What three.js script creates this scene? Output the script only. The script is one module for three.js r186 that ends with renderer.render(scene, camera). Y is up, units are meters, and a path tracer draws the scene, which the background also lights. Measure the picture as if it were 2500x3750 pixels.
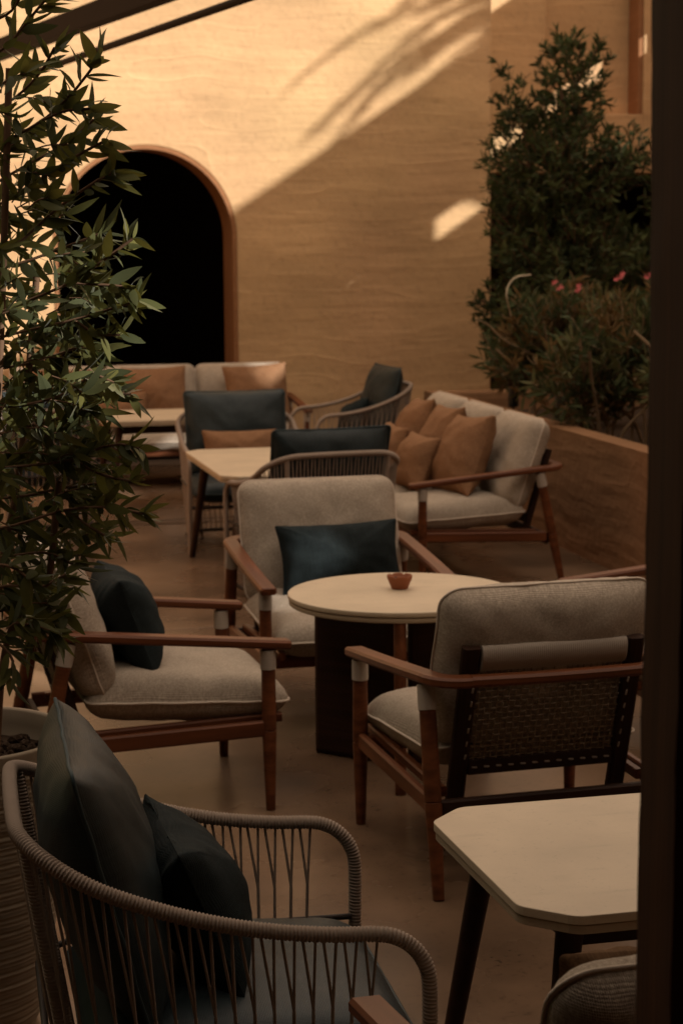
import * as THREE from 'three';
import { mergeGeometries } from 'three/addons/utils/BufferGeometryUtils.js';
import { ImprovedNoise } from 'three/addons/math/ImprovedNoise.js';

// ---------------------------------------------------------------- camera, sky, sun, exposure
const scene = new THREE.Scene();
const camera = new THREE.PerspectiveCamera(28.81, 682 / 1024, 0.1, 400);
camera.position.set(0, 1.841, 0);
camera.rotation.order = 'YXZ';
camera.rotation.set(THREE.MathUtils.degToRad(-7.938), 0, THREE.MathUtils.degToRad(-0.453));
camera.focus = 3.9; camera.userData.fStop = 8;
camera.updateMatrixWorld(true); camera.updateProjectionMatrix();

const renderer = new THREE.WebGLRenderer({ antialias: true });
renderer.setSize(682, 1024);
renderer.toneMapping = THREE.LinearToneMapping;
renderer.toneMappingExposure = 1.75;
renderer.shadowMap.enabled = true;

const G = THREE.MathUtils.degToRad(13);                      // the terrace grid is turned against the view
const gp = (X, y, Z) => new THREE.Vector3(X * Math.cos(G) + Z * Math.sin(G), y, -X * Math.sin(G) + Z * Math.cos(G));

{ // late-afternoon sky, warm and hazy, brighter towards the horizon
  const W = 128, H = 64, d = new Float32Array(W * H * 4);
  for (let j = 0; j < H; j++) {
    const el = Math.abs((j + 0.5) / H - 0.5) * 2;            // 0 horizon, 1 zenith
    const k = Math.pow(1 - el, 2);
    for (let i = 0; i < W; i++) {
      const o = (j * W + i) * 4;
      d[o] = 0.84 + 0.10 * k; d[o + 1] = 0.665 + 0.05 * k; d[o + 2] = 0.52 + 0.02 * k; d[o + 3] = 1;
    }
  }
  const t = new THREE.DataTexture(d, W, H, THREE.RGBAFormat, THREE.FloatType);
  t.mapping = THREE.EquirectangularReflectionMapping; t.magFilter = THREE.LinearFilter; t.needsUpdate = true;
  scene.background = t; scene.environment = t;
}
const sun = new THREE.DirectionalLight(new THREE.Color().setRGB(1, 0.95, 0.87), 3.9);
sun.position.copy(gp(40, 25.8, 40)).add(gp(3, 0, -10));
sun.target.position.copy(gp(3, 0, -10));
sun.castShadow = true; sun.shadow.radius = 1.35; sun.shadow.mapSize.set(4096, 4096);
Object.assign(sun.shadow.camera, { left: -16, right: 16, top: 16, bottom: -16, near: 1, far: 140 });
scene.add(sun, sun.target);

// ---------------------------------------------------------------- helpers
let seed = 7;
const rnd = () => { seed = (seed * 1664525 + 1013904223) >>> 0; return seed / 4294967296; };
const rr = (a, b) => a + (b - a) * rnd();
const V = (x, y, z) => new THREE.Vector3(x, y, z);
const perlin = new ImprovedNoise();
const nz = (x, y, z) => perlin.noise(x, y, z);
const used = {};
const numbered = (n) => { used[n] = (used[n] ?? -1) + 1; return used[n] ? `${n}_${String(used[n]).padStart(3, '0')}` : n; };
function tag(o, label, category, group, kind) {
  o.userData.label = label; o.userData.category = category;
  if (group) o.userData.group = group;
  if (kind) o.userData.kind = kind;
  return o;
}
function thing(name, label, category, group, pos, turn = 0) {
  const o = new THREE.Group(); o.name = numbered(name); scene.add(o);
  if (pos) o.position.copy(pos);
  o.rotation.y = turn; tag(o, label, category, group);
  return o;
}
function mesh(name, geo, mat, parent) {
  const m = new THREE.Mesh(geo, mat); m.name = parent ? name : numbered(name);
  m.castShadow = m.receiveShadow = true; (parent || scene).add(m);
  return m;
}
function struct(name, geo, mat) { const m = mesh(name, geo, mat); m.userData.kind = 'structure'; return m; }
function copyOf(o, label, pos, turn) {
  const c = o.clone(); c.name = numbered(o.name.replace(/_\d{3}$/, '')); scene.add(c);
  c.position.copy(pos); c.rotation.set(0, turn, 0); c.userData = { ...o.userData, label };
  return c;
}
const merge = (a) => mergeGeometries(a.map((g) => (g.index ? g.toNonIndexed() : g)), false);
const box = (w, h, d, x = 0, y = 0, z = 0) => new THREE.BoxGeometry(w, h, d).translate(x, y, z);
// a box whose edges are chamfered, uv in metres
function cbox(w, h, d, b = 0.004) {
  const s = new THREE.Shape(); const x = w / 2 - b, y = h / 2 - b;
  s.moveTo(-x, -y); s.lineTo(x, -y); s.lineTo(x, y); s.lineTo(-x, y);
  const g = new THREE.ExtrudeGeometry(s, { depth: d - 2 * b, bevelEnabled: true, bevelThickness: b, bevelSize: b, bevelSegments: 2 });
  return g.translate(0, 0, -d / 2 + b);
}
function aim(g, a, b) { // a geometry along +y from 0 to 1 length placed from a to b
  const d = b.clone().sub(a), q = new THREE.Quaternion().setFromUnitVectors(V(0, 1, 0), d.clone().normalize());
  return g.applyMatrix4(new THREE.Matrix4().compose(a, q, V(1, 1, 1)));
}
function rod(a, b, ra, rb = ra, seg = 14) {
  const L = a.distanceTo(b);
  const prof = [V(0, 0, 0), V(ra * 0.86, 0, 0), V(ra, 0.003, 0), V(rb, L - 0.003, 0), V(rb * 0.86, L, 0), V(0, L, 0)].map((p) => new THREE.Vector2(p.x, p.y));
  return aim(new THREE.LatheGeometry(prof, seg), a, b);
}
function wrapRod(a, b, r, pitch, amp = 0.0012, seg = 16) { // cord wound round a rod
  const L = a.distanceTo(b), n = Math.round(L / pitch) * 4, prof = [new THREE.Vector2(0, 0)];
  for (let i = 0; i <= n; i++) prof.push(new THREE.Vector2(r - amp * (0.5 + 0.5 * Math.cos((i / 4) * Math.PI * 2)), (L * i) / n));
  prof.push(new THREE.Vector2(0, L));
  return aim(new THREE.LatheGeometry(prof, seg), a, b);
}
function tube(pts, r, n = 24, rad = 8, closed = false) {
  return new THREE.TubeGeometry(new THREE.CatmullRomCurve3(pts, closed), n, r, rad, closed);
}
// sweep of a chamfered rectangular section (w wide, h high) along points; ends may narrow
function sweep(pts, w, h, c = 0.006, endScale = [1, 1]) {
  const x = w / 2, y = h / 2, sec = [[x - c, -y], [x, -y + c], [x, y - c], [x - c, y], [-x + c, y], [-x, y - c], [-x, -y + c], [-x + c, -y]];
  const P = [], I = [], UV = []; const n = pts.length; let len = 0;
  for (let i = 0; i < n; i++) {
    const t = pts[Math.min(i + 1, n - 1)].clone().sub(pts[Math.max(i - 1, 0)]).normalize();
    const side = V(0, 1, 0).cross(t).normalize(), up = t.clone().cross(side);
    if (i) len += pts[i].distanceTo(pts[i - 1]);
    const k = i === 0 ? endScale[0] : i === n - 1 ? endScale[1] : 1;
    sec.forEach(([a, b], j) => { const p = pts[i].clone().addScaledVector(side, a * k).addScaledVector(up, b * k); P.push(p.x, p.y, p.z); UV.push(len, j * 0.02); });
  }
  for (let i = 0; i < n - 1; i++) for (let j = 0; j < 8; j++) { const a = i * 8 + j, b = i * 8 + (j + 1) % 8; I.push(a, b, a + 8, b, b + 8, a + 8); }
  for (let j = 1; j < 7; j++) { I.push(0, j + 1, j); const o = (n - 1) * 8; I.push(o, o + j, o + j + 1); }
  const g = new THREE.BufferGeometry();
  g.setAttribute('position', new THREE.Float32BufferAttribute(P, 3)); g.setAttribute('uv', new THREE.Float32BufferAttribute(UV, 2)); g.setIndex(I);
  const f = g.toNonIndexed(); f.computeVertexNormals(); return f;
}
function ridgedTube(pts, r, pitch, amp, rad = 12) { // a rail wound with rope, turn by turn
  const c = new THREE.CatmullRomCurve3(pts, false, 'centripetal'); c.arcLengthDivisions = 800; c.updateArcLengths();
  const n = Math.round(c.getLength() / pitch) * 4, f = c.computeFrenetFrames(n), P = [], I = [];
  for (let i = 0; i <= n; i++) {
    const p = c.getPointAt(i / n);
    for (let j = 0; j < rad; j++) {
      const a = (j / rad) * Math.PI * 2, ph = i / 4 + j / rad;
      const q = r - amp * Math.pow(Math.abs(Math.cos(ph * Math.PI)), 2.2);
      const v = p.clone().addScaledVector(f.normals[i], Math.cos(a) * q).addScaledVector(f.binormals[i], Math.sin(a) * q); P.push(v.x, v.y, v.z);
      if (i < n) { const A = i * rad + j, B = i * rad + (j + 1) % rad; I.push(A, A + rad, B, B, A + rad, B + rad); }
    }
  }
  const g = new THREE.BufferGeometry(); g.setAttribute('position', new THREE.Float32BufferAttribute(P, 3)); g.setIndex(I); g.computeVertexNormals();
  return g;
}
// outline of a cushion: rounded rectangle, sides drawn in by `ear`
function outline(w, h, corner, ear, n = 72) {
  const B = [], per = 2 * (w + h) - 8 * corner + 2 * Math.PI * corner;
  const segs = [[w - 2 * corner, 0], [0, 1], [h - 2 * corner, 0], [0, 1], [w - 2 * corner, 0], [0, 1], [h - 2 * corner, 0], [0, 1]];
  let x = -w / 2 + corner, y = -h / 2, a = 0; const step = per / n; const pts = [];
  for (const [L, arc] of segs) {
    if (arc) { const m = Math.max(2, Math.round((Math.PI / 2 * corner) / step) + 2), cx = x - Math.sin(a) * corner, cy = y + Math.cos(a) * corner;
      for (let i = 0; i < m; i++) { const t = a + (Math.PI / 2) * (i / m); pts.push([cx + Math.sin(t) * corner, cy - Math.cos(t) * corner]); }
      a += Math.PI / 2; x = cx + Math.sin(a) * corner; y = cy - Math.cos(a) * corner;
    } else { const m = Math.max(2, Math.round(L / step)); for (let i = 0; i < m; i++) pts.push([x + Math.cos(a) * L * i / m, y + Math.sin(a) * L * i / m]); x += Math.cos(a) * L; y += Math.sin(a) * L; }
  }
  for (const [px, py] of pts) B.push([px * (1 - ear * (1 - Math.pow(2 * py / h, 2))), py * (1 - ear * (1 - Math.pow(2 * px / w, 2)))]);
  return B;
}
let cushionSeed = 0;
function cushion(w, h, t, { R = t * 0.62, corner = 0.05, ear = 0, crown = 0.02, wr = 0.004, sag = 0, q: full = 0.5 } = {}) {
  const B = outline(w, h, corner, ear), B0 = outline(w, h, corner, 0), n = B.length, K = 16, s0 = (cushionSeed += 3.7);
  const P = [], UV = [], I = []; const half = (side) => {
    const base = P.length / 3;
    for (let k = 1; k <= K; k++) {
      const s = Math.sin(Math.PI / 2 * k / K);
      for (let i = 0; i < n; i++) {
        const [bx, by] = B[i], p = B[(i + n - 1) % n], q = B[(i + 1) % n];
        let tx = q[0] - p[0], ty = q[1] - p[1]; const l = Math.hypot(tx, ty) || 1; const sup = Math.abs(bx * ty - by * tx) / l;
        const d = Math.min((1 - s) * sup / R, 1), a = 1 - Math.pow(s * Math.min(1, Math.abs(B0[i][0]) / (w / 2)), w / 2 / R * 0.95 + 0.6), b = 1 - Math.pow(s * Math.min(1, Math.abs(B0[i][1]) / (h / 2)), h / 2 / R * 0.95 + 0.6);
        let th = t / 2 * Math.pow(Math.max(0, a * b), full) * Math.sqrt(1 - Math.pow(s, 22)) + crown * (1 - s * s) * (d > 0 ? 1 : 0);
        const x = bx * s, y = by * s, pl = Math.exp(-Math.pow((1 - s) * sup / 0.03 - 0.6, 2));
        th += (d > 0 ? 1 : 0) * wr * (nz(x * 7 + s0, y * 7, side * 3 + s0) * 1.4 + nz(x * 19, y * 19 + s0, side) * 0.6 + pl * nz((bx + by) * 26 + s0, (bx - by) * 26, side) * 0.7);
        P.push(x, y - sag * (1 - s) * 0.3, side * th); UV.push(x, y);
      }
    }
    const c = P.length / 3; P.push(0, 0, side * (t / 2 + crown)); UV.push(0, 0);
    for (let k = 0; k < K - 1; k++) for (let i = 0; i < n; i++) {
      const a = base + k * n + i, b = base + k * n + (i + 1) % n; side > 0 ? I.push(a, a + n, b, b, a + n, b + n) : I.push(a, b, a + n, b, b + n, a + n);
    }
    for (let i = 0; i < n; i++) side > 0 ? I.push(c, base + i, base + (i + 1) % n) : I.push(c, base + (i + 1) % n, base + i);
  };
  half(1); half(-1);
  const g = new THREE.BufferGeometry(); g.setAttribute('position', new THREE.Float32BufferAttribute(P, 3)); g.setAttribute('uv', new THREE.Float32BufferAttribute(UV, 2)); g.setIndex(I);
  g.computeVertexNormals();
  const pipe = new THREE.TubeGeometry(new THREE.CatmullRomCurve3(B.map(([x, y], i) => V(x * 1.004, y * 1.004, wr * 0.8 * nz(i * 0.31 + s0, 0, 0))), true), n * 2, 0.0042, 6, true);
  return { g, pipe };
}
function addCushion(name, parent, c, mat, pipeMat, m4) {
  const b = mesh(name, c.g.clone().applyMatrix4(m4), mat, parent);
  if (pipeMat) mesh('piping', c.pipe.clone().applyMatrix4(m4), pipeMat, b);
  return b;
}
const place = (x, y, z, rx = 0, ry = 0, rz = 0) => new THREE.Matrix4().compose(V(x, y, z), new THREE.Quaternion().setFromEuler(new THREE.Euler(rx, ry, rz, 'YXZ')), V(1, 1, 1));

// ---------------------------------------------------------------- procedural textures
const lat = (() => { let s = 12345; const a = new Float32Array(65536); for (let i = 0; i < 65536; i++) { s = (s * 1103515245 + 12345) & 0x7fffffff; a[i] = s / 0x7fffffff; } return a; })();
function vn(u, v, px, py, o = 0) { // value noise, px by py cells, repeats over 0..1
  const x = u * px, y = v * py, x0 = Math.floor(x), y0 = Math.floor(y), fx = x - x0, fy = y - y0, sx = fx * fx * (3 - 2 * fx), sy = fy * fy * (3 - 2 * fy);
  const h = (i, j) => lat[((((i % px) + px) % px) * 131 + (((j % py) + py) % py) * 7919 + o * 977) & 65535];
  return (h(x0, y0) * (1 - sx) + h(x0 + 1, y0) * sx) * (1 - sy) + (h(x0, y0 + 1) * (1 - sx) + h(x0 + 1, y0 + 1) * sx) * sy;
}
function fbm(u, v, px, py, oct, o = 0) { let s = 0, a = 0.5, t = 0; for (let k = 0; k < oct; k++) { s += a * vn(u, v, px << k, py << k, o + k); t += a; a *= 0.5; } return s / t; }
function tex(N, fn, srgb, rep) {
  const d = new Uint8Array(N * N * 4);
  for (let j = 0; j < N; j++) for (let i = 0; i < N; i++) {
    const c = fn((i + 0.5) / N, (j + 0.5) / N), o = (j * N + i) * 4;
    for (let k = 0; k < 3; k++) d[o + k] = Math.max(0, Math.min(255, 255 * (typeof c === 'number' ? c : c[k])));
    d[o + 3] = 255;
  }
  const t = new THREE.DataTexture(d, N, N); t.wrapS = t.wrapT = THREE.RepeatWrapping; t.magFilter = THREE.LinearFilter; t.minFilter = THREE.LinearMipmapLinearFilter; t.generateMipmaps = true;
  if (srgb) t.colorSpace = THREE.SRGBColorSpace;
  t.repeat.set(rep, rep); t.needsUpdate = true; return t;
}
// rough, dusty surfaces reflect little besides their own colour
const std = (r, g, b, rough, more = {}) => new THREE.MeshPhysicalMaterial({ color: new THREE.Color().setRGB(r, g, b), roughness: rough, specularIntensity: rough > 0.7 ? 0.15 : rough > 0.55 ? 0.4 : 0.8, ...more });
const strokes = (u, v) => { // brushed mud plaster: fine level strokes, a few soft ridges
  const w = (fbm(u, v, 4, 3, 3, 9) - 0.5) * 0.035, a = fbm(u, v + w, 6, 60, 4, 1), b = vn(u, v + w * 1.4, 6, 26, 4);
  const ridge = Math.pow(1 - Math.abs(2 * b - 1), 10); return 0.5 * a + 0.35 * ridge * Math.pow(vn(u, v, 8, 14, 21), 2) + 0.2 * fbm(u, v, 80, 80, 2, 3);
};
const plasterMap = tex(1024, (u, v) => { const k = 0.80 + 0.20 * fbm(u, v, 5, 9, 5, 5) + 0.10 * (strokes(u, v) - 0.45) - 0.05 * Math.pow(vn(u, v, 130, 130, 6), 6); return [k, k * (0.985 + 0.02 * vn(u, v, 6, 6, 8)), k * 0.97]; }, true, 1 / 3.4);
const plasterBump = tex(1024, strokes, false, 1 / 3.4);
const concreteMap = tex(1024, (u, v) => { const a = fbm(u, v, 4, 4, 6, 11), b = fbm(u, v, 14, 14, 4, 13), sp = Math.pow(vn(u, v, 260, 260, 3), 9); const st = Math.pow(fbm(u, v, 7, 7, 3, 19), 3); const k = 0.56 + 0.62 * a + 0.24 * (b - 0.5) - 0.16 * sp - 0.35 * st; return [k, k * 0.985, k * 0.965]; }, true, 1 / 3.1);
const concreteRough = tex(512, (u, v) => 0.60 + 0.55 * (fbm(u, v, 5, 5, 5, 17) - 0.5), false, 1 / 2.3);
const woodMap = tex(512, (u, v) => { const g = fbm(u, v, 2, 48, 4, 31), f = fbm(u, v, 3, 160, 2, 33), k = 0.62 + 0.45 * g + 0.16 * (f - 0.5); return [k, k * 0.95, k * 0.9]; }, true, 1.3);
const weaveBump = tex(256, (u, v) => { const n = 16, a = Math.abs(Math.sin(u * n * Math.PI)), b = Math.abs(Math.sin(v * n * Math.PI)), over = (Math.floor(u * n) + Math.floor(v * n)) % 2; return (over ? a * 0.8 + b * 0.2 : b * 0.8 + a * 0.2) * (0.72 + 0.28 * vn(u, v, 40, 40, 2)); }, false, 1 / 0.05);
const melange = tex(512, (u, v) => { const s = 0.5 * vn(u, v, 128, 256, 41) + 0.5 * vn(u, v, 256, 128, 43), k = 0.68 + 0.29 * s + 0.05 * (fbm(u, v, 8, 8, 4, 45) - 0.5); return [k, k * 0.99, k * 0.97]; }, true, 1 / 0.42);
const slubMap = tex(512, (u, v) => { const s = vn(u, v, 24, 300, 51) * 0.5 + vn(u, v, 300, 24, 53) * 0.5, k = 0.72 + 0.28 * s + 0.2 * (fbm(u, v, 6, 6, 4, 55) - 0.5); return [k, k, k]; }, true, 1 / 0.5);
const topMap = tex(512, (u, v) => { const k = 0.86 + 0.14 * fbm(u, v, 5, 5, 5, 61) - 0.10 * Math.pow(vn(u, v, 170, 170, 62), 14) - 0.05 * Math.pow(vn(u, v, 12, 40, 63), 8); return [k, k * 0.99, k * 0.975]; }, true, 1 / 0.9);
const ropeMap = tex(256, (u, v) => { const k = 0.75 + 0.25 * fbm(u, v, 20, 20, 3, 71); return [k, k, k]; }, true, 4);

const M = {
  plaster: std(0.70, 0.462, 0.262, 0.93, { map: plasterMap, bumpMap: plasterBump, bumpScale: 0.012 }),
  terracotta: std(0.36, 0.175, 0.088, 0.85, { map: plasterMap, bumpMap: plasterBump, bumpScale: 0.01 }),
  planter: std(0.30, 0.165, 0.092, 0.92, { map: plasterMap, bumpMap: plasterBump, bumpScale: 0.02 }),
  bounceWall: std(0.60, 0.33, 0.16, 0.93, { map: plasterMap, bumpMap: plasterBump, bumpScale: 0.012 }),
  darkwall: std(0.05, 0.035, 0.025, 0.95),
  concrete: std(0.195, 0.125, 0.080, 0.5, { map: concreteMap, roughnessMap: concreteRough, specularIntensity: 0.45 }),
  band: std(0.125, 0.082, 0.055, 0.55, { map: concreteMap, roughnessMap: concreteRough, specularIntensity: 0.45 }),
  ground: std(0.32, 0.24, 0.16, 0.95),
  wood: std(0.165, 0.060, 0.026, 0.42, { map: woodMap, specularIntensity: 0.4 }),
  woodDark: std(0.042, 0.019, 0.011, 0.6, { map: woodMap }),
  post: std(0.075, 0.032, 0.015, 0.8, { map: woodMap }),
  beam: std(0.018, 0.009, 0.006, 0.75),
  linen: std(0.60, 0.515, 0.43, 0.95, { map: melange, bumpMap: weaveBump, bumpScale: 0.0016 }),
  linenPipe: std(0.54, 0.46, 0.38, 0.95),
  teal: new THREE.MeshPhysicalMaterial({ color: new THREE.Color().setRGB(0.021, 0.033, 0.037), roughness: 0.44, specularIntensity: 0.4, map: slubMap, bumpMap: weaveBump, bumpScale: 0.0004, sheen: 0.15, sheenRoughness: 0.6, sheenColor: new THREE.Color().setRGB(0.25, 0.27, 0.26) }),
  tealPipe: std(0.034, 0.052, 0.057, 0.6),
  slate: std(0.020, 0.028, 0.030, 0.85, { map: slubMap, bumpMap: weaveBump, bumpScale: 0.0008 }),
  tan: std(0.33, 0.182, 0.102, 0.92, { map: melange, bumpMap: weaveBump, bumpScale: 0.0008 }),
  brown: std(0.17, 0.10, 0.055, 0.95, { map: melange }),
  rope: std(0.36, 0.285, 0.23, 0.9, { map: ropeMap }),
  cord: std(0.36, 0.31, 0.26, 0.85),
  cane: std(0.23, 0.185, 0.135, 0.8),
  frame: std(0.03, 0.022, 0.018, 0.6),
  top: std(0.57, 0.47, 0.345, 0.5, { map: topMap }),
  topEdge: std(0.46, 0.37, 0.265, 0.6, { map: topMap }),
  clay: std(0.30, 0.105, 0.05, 0.6),
  ash: std(0.03, 0.022, 0.018, 0.9),
  pot: std(0.33, 0.275, 0.215, 0.92, { map: plasterMap }),
  soil: std(0.035, 0.022, 0.014, 1),
  bark: std(0.13, 0.075, 0.045, 0.9),
  paleBark: std(0.22, 0.155, 0.095, 0.9),
  black: std(0.012, 0.011, 0.01, 0.5),
};
const leafMat = (r, g, b, t = 0.28) => new THREE.MeshPhysicalMaterial({ color: new THREE.Color().setRGB(r, g, b), roughness: 0.92, specularIntensity: 0.35, transmission: t, thickness: 0, side: THREE.DoubleSide });
const leaves = [leafMat(0.078, 0.083, 0.022, 0.45), leafMat(0.105, 0.103, 0.024, 0.45), leafMat(0.052, 0.060, 0.020, 0.45), leafMat(0.135, 0.126, 0.029, 0.45)];
const oleanderLeaf = [leafMat(0.085, 0.085, 0.030), leafMat(0.055, 0.072, 0.028), leafMat(0.14, 0.085, 0.03)];
const pinkPetal = leafMat(0.62, 0.16, 0.17, 0.3);

// ---------------------------------------------------------------- ground and floor
struct('ground', new THREE.PlaneGeometry(240, 240).rotateX(-Math.PI / 2).translate(0, -0.03, 0), M.ground);
{
  const floor = struct('floor', new THREE.PlaneGeometry(26, 30).rotateX(-Math.PI / 2).translate(0, -0.014, -8), std(0.10, 0.07, 0.05, 0.95));
  floor.rotation.y = G;
  const slab = (x0, x1, z0, z1, k) => { const g = cbox(x1 - x0 - 0.012, 0.05, z1 - z0 - 0.012, 0.004), u = g.attributes.uv, p = g.attributes.position; for (let i = 0; i < u.count; i++) u.setXY(i, p.getX(i) + k * 1.7, p.getZ(i) + k * 0.9); const m = mesh('slab', g, M.concrete, floor); m.position.set((x0 + x1) / 2, -0.025, (z0 + z1) / 2); };
  slab(-5.7, 7.9, -9.17, 4.5, 0);
  for (const [k, z0, z1] of [[1, -12.6, -9.17], [2, -16.0, -12.6]]) { slab(-5.7, -2.3, z0, z1, k); slab(-2.3, 1.15, z0, z1, k + 2); slab(1.15, 4.6, z0, z1, k + 4); slab(4.6, 7.9, z0, z1, k + 6); }
  // darker border courses let into the slabs
  const b1 = mesh('border_strip', box(0.16, 0.004, 3.4, 1.06, 0.003, -10.88), M.band, floor);
  const b2 = mesh('border_strip', box(3.4, 0.004, 0.17, -0.56, 0.0035, -12.72), M.band, floor);
  const b3 = mesh('border_strip', box(3.4, 0.004, 0.17, 2.86, 0.0035, -12.72), M.band, floor);
}

// ---------------------------------------------------------------- walls
const wallZ = -16.0, archX = 2.11, archR = 0.70, archSpring = 1.82;
{
  const o = thing('arched_wall', 'tall sand-coloured mud plaster wall with a dark arched doorway', 'wall', null, V(0, 0, 0), G);
  const s = new THREE.Shape(); s.moveTo(-7, -0.1); s.lineTo(4.98, -0.1); s.lineTo(4.98, 6.2); s.lineTo(-7, 6.2); s.lineTo(-7, -0.1);
  const R = archR + 0.03, h = new THREE.Path(); h.moveTo(archX - R, -0.05); h.lineTo(archX - R, archSpring); h.absarc(archX, archSpring, R, Math.PI, 0, true); h.lineTo(archX + R, -0.05); h.lineTo(archX - R, -0.05);
  s.holes.push(h);
  mesh('wall_face', new THREE.ExtrudeGeometry(s, { depth: 0.4, bevelEnabled: true, bevelSize: 0.012, bevelThickness: 0.012, bevelOffset: -0.012, bevelSegments: 3, curveSegments: 40 }).translate(0, 0, wallZ - 0.4), M.plaster, o);
  const a = new THREE.Shape(); a.moveTo(archX - R, 0); a.lineTo(archX - R, archSpring); a.absarc(archX, archSpring, R, Math.PI, 0, true); a.lineTo(archX + R, 0); a.lineTo(archX + archR, 0); a.lineTo(archX + archR, archSpring); a.absarc(archX, archSpring, archR, 0, Math.PI, false); a.lineTo(archX - archR, 0);
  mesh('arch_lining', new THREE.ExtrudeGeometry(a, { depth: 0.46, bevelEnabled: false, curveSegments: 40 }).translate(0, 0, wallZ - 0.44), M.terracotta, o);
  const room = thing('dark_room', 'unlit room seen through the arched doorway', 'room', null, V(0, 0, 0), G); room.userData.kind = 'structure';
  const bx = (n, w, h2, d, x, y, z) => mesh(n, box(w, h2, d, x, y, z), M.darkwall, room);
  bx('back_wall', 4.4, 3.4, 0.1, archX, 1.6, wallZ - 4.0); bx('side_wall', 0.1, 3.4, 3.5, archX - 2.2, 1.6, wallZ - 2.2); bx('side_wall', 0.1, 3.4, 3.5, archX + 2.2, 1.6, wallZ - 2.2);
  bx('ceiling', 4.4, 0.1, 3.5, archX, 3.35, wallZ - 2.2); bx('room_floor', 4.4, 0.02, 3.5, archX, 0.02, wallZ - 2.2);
}
{ // the wall set back behind the shrubs, with a shallow niche over a dark passage
  const o = thing('niche_wall', 'set-back sand plaster wall with a tall shallow niche above a dark opening', 'wall', null, V(0, 0, 0), G);
  const z = -18.2, part = (n, x0, x1, y0, y1, zf, d, m = M.plaster) => { const g = cbox(x1 - x0, y1 - y0, d, 0.008).translate((x0 + x1) / 2, (y0 + y1) / 2, zf - d / 2); const u = g.attributes.uv, p = g.attributes.position; for (let i = 0; i < u.count; i++) u.setXY(i, p.getX(i) + p.getZ(i), p.getY(i)); return mesh(n, g, m, o); };
  part('pier', 4.2, 6.2, 2.40, 6.2, z, 0.5); part('pier', 7.18, 7.9, 2.40, 6.2, z, 0.5);
  part('sill_band', 6.2, 7.18, 2.40, 2.95, z - 0.003, 0.49); part('niche_back', 6.2, 7.18, 2.95, 6.2, z - 0.28, 0.2);
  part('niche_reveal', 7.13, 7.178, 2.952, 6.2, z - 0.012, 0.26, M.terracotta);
  part('pier', 3.9, 4.9, -0.05, 2.395, z, 0.5); 
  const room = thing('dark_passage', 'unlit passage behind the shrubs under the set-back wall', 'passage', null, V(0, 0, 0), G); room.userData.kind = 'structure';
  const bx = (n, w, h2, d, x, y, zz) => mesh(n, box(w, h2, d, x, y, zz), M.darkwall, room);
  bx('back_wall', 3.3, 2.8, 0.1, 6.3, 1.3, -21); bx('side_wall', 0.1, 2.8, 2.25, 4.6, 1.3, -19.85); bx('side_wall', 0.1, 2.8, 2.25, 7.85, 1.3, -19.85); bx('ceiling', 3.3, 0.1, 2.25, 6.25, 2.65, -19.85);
}
{ // planter along the terrace
  const o = thing('planter_wall', 'low terracotta plaster planter wall behind the sofa', 'planter', null, V(0, 0, 0), G);
  const part = (n, x0, x1, y0, y1, z0, z1) => { const g = cbox(x1 - x0, y1 - y0, z1 - z0, 0.02).translate((x0 + x1) / 2, (y0 + y1) / 2, (z0 + z1) / 2); const u = g.attributes.uv, p = g.attributes.position; for (let i = 0; i < u.count; i++) u.setXY(i, p.getX(i) * 0.6 + p.getZ(i), p.getY(i)); return mesh(n, g, M.planter, o); };
  part('side_wall', 3.87, 4.01, 0, 0.70, -14.07, -4.0); part('end_wall', 4.012, 6.7, 0, 0.697, -14.07, -13.93);
  const soil = mesh('planter_soil', box(2.66, 0.5, 9.8, 5.36, 0.31, -8.98), M.soil, o); soil.userData.kind = 'stuff';
}
{ // building on the sunny side: its parapet shades the terrace; a slot and two small openings let beams through
  const o = thing('side_building', 'plaster building beside the terrace, out of view, shading it', 'building', null, V(0, 0, 0), G);
  const X = 8.0, T = 0.08, part = (y0, y1, z0, z1) => mesh('wall_panel', cbox(T, y1 - y0, z1 - z0, 0.01).translate(X + T / 2, (y0 + y1) / 2, (z0 + z1) / 2), M.plaster, o);
  const A = -21, B = -1.2, s0 = 4.04, s1 = 4.26, top = 5.38;
  part(0, s0, A, B); part(s1, top, A, B);
  for (const [z0, z1] of [[A, -17.4], [-14.6, -14.2], [-12.42, -11.8], [-11.6, -10.7], [-9.5, -8.5], [-7.6, B]]) part(s0 + 0.002, s1 - 0.002, z0, z1);
  // taller wing, added to shade the potted shrub; its small openings pass beams
  const holes = [[4.64, 4.86, -1.17, -0.64], [6.30, 6.80, 2.9, 3.5]], ys = [0, ...holes.flatMap((h) => [h[0], h[1]]).sort((a, b) => a - b), 8.2];
  for (let k = 0; k < ys.length - 1; k++) { const y0 = ys[k] + 0.001, y1 = ys[k + 1] - 0.001; if (y1 - y0 < 0.01) continue; let z = B + 0.002; for (const h of holes.filter((h) => h[0] < y1 && h[1] > y0).sort((a, b) => a[2] - b[2])) { part(y0, y1, z, h[2]); z = h[3]; } part(y0, y1, z, 12); }
}
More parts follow.
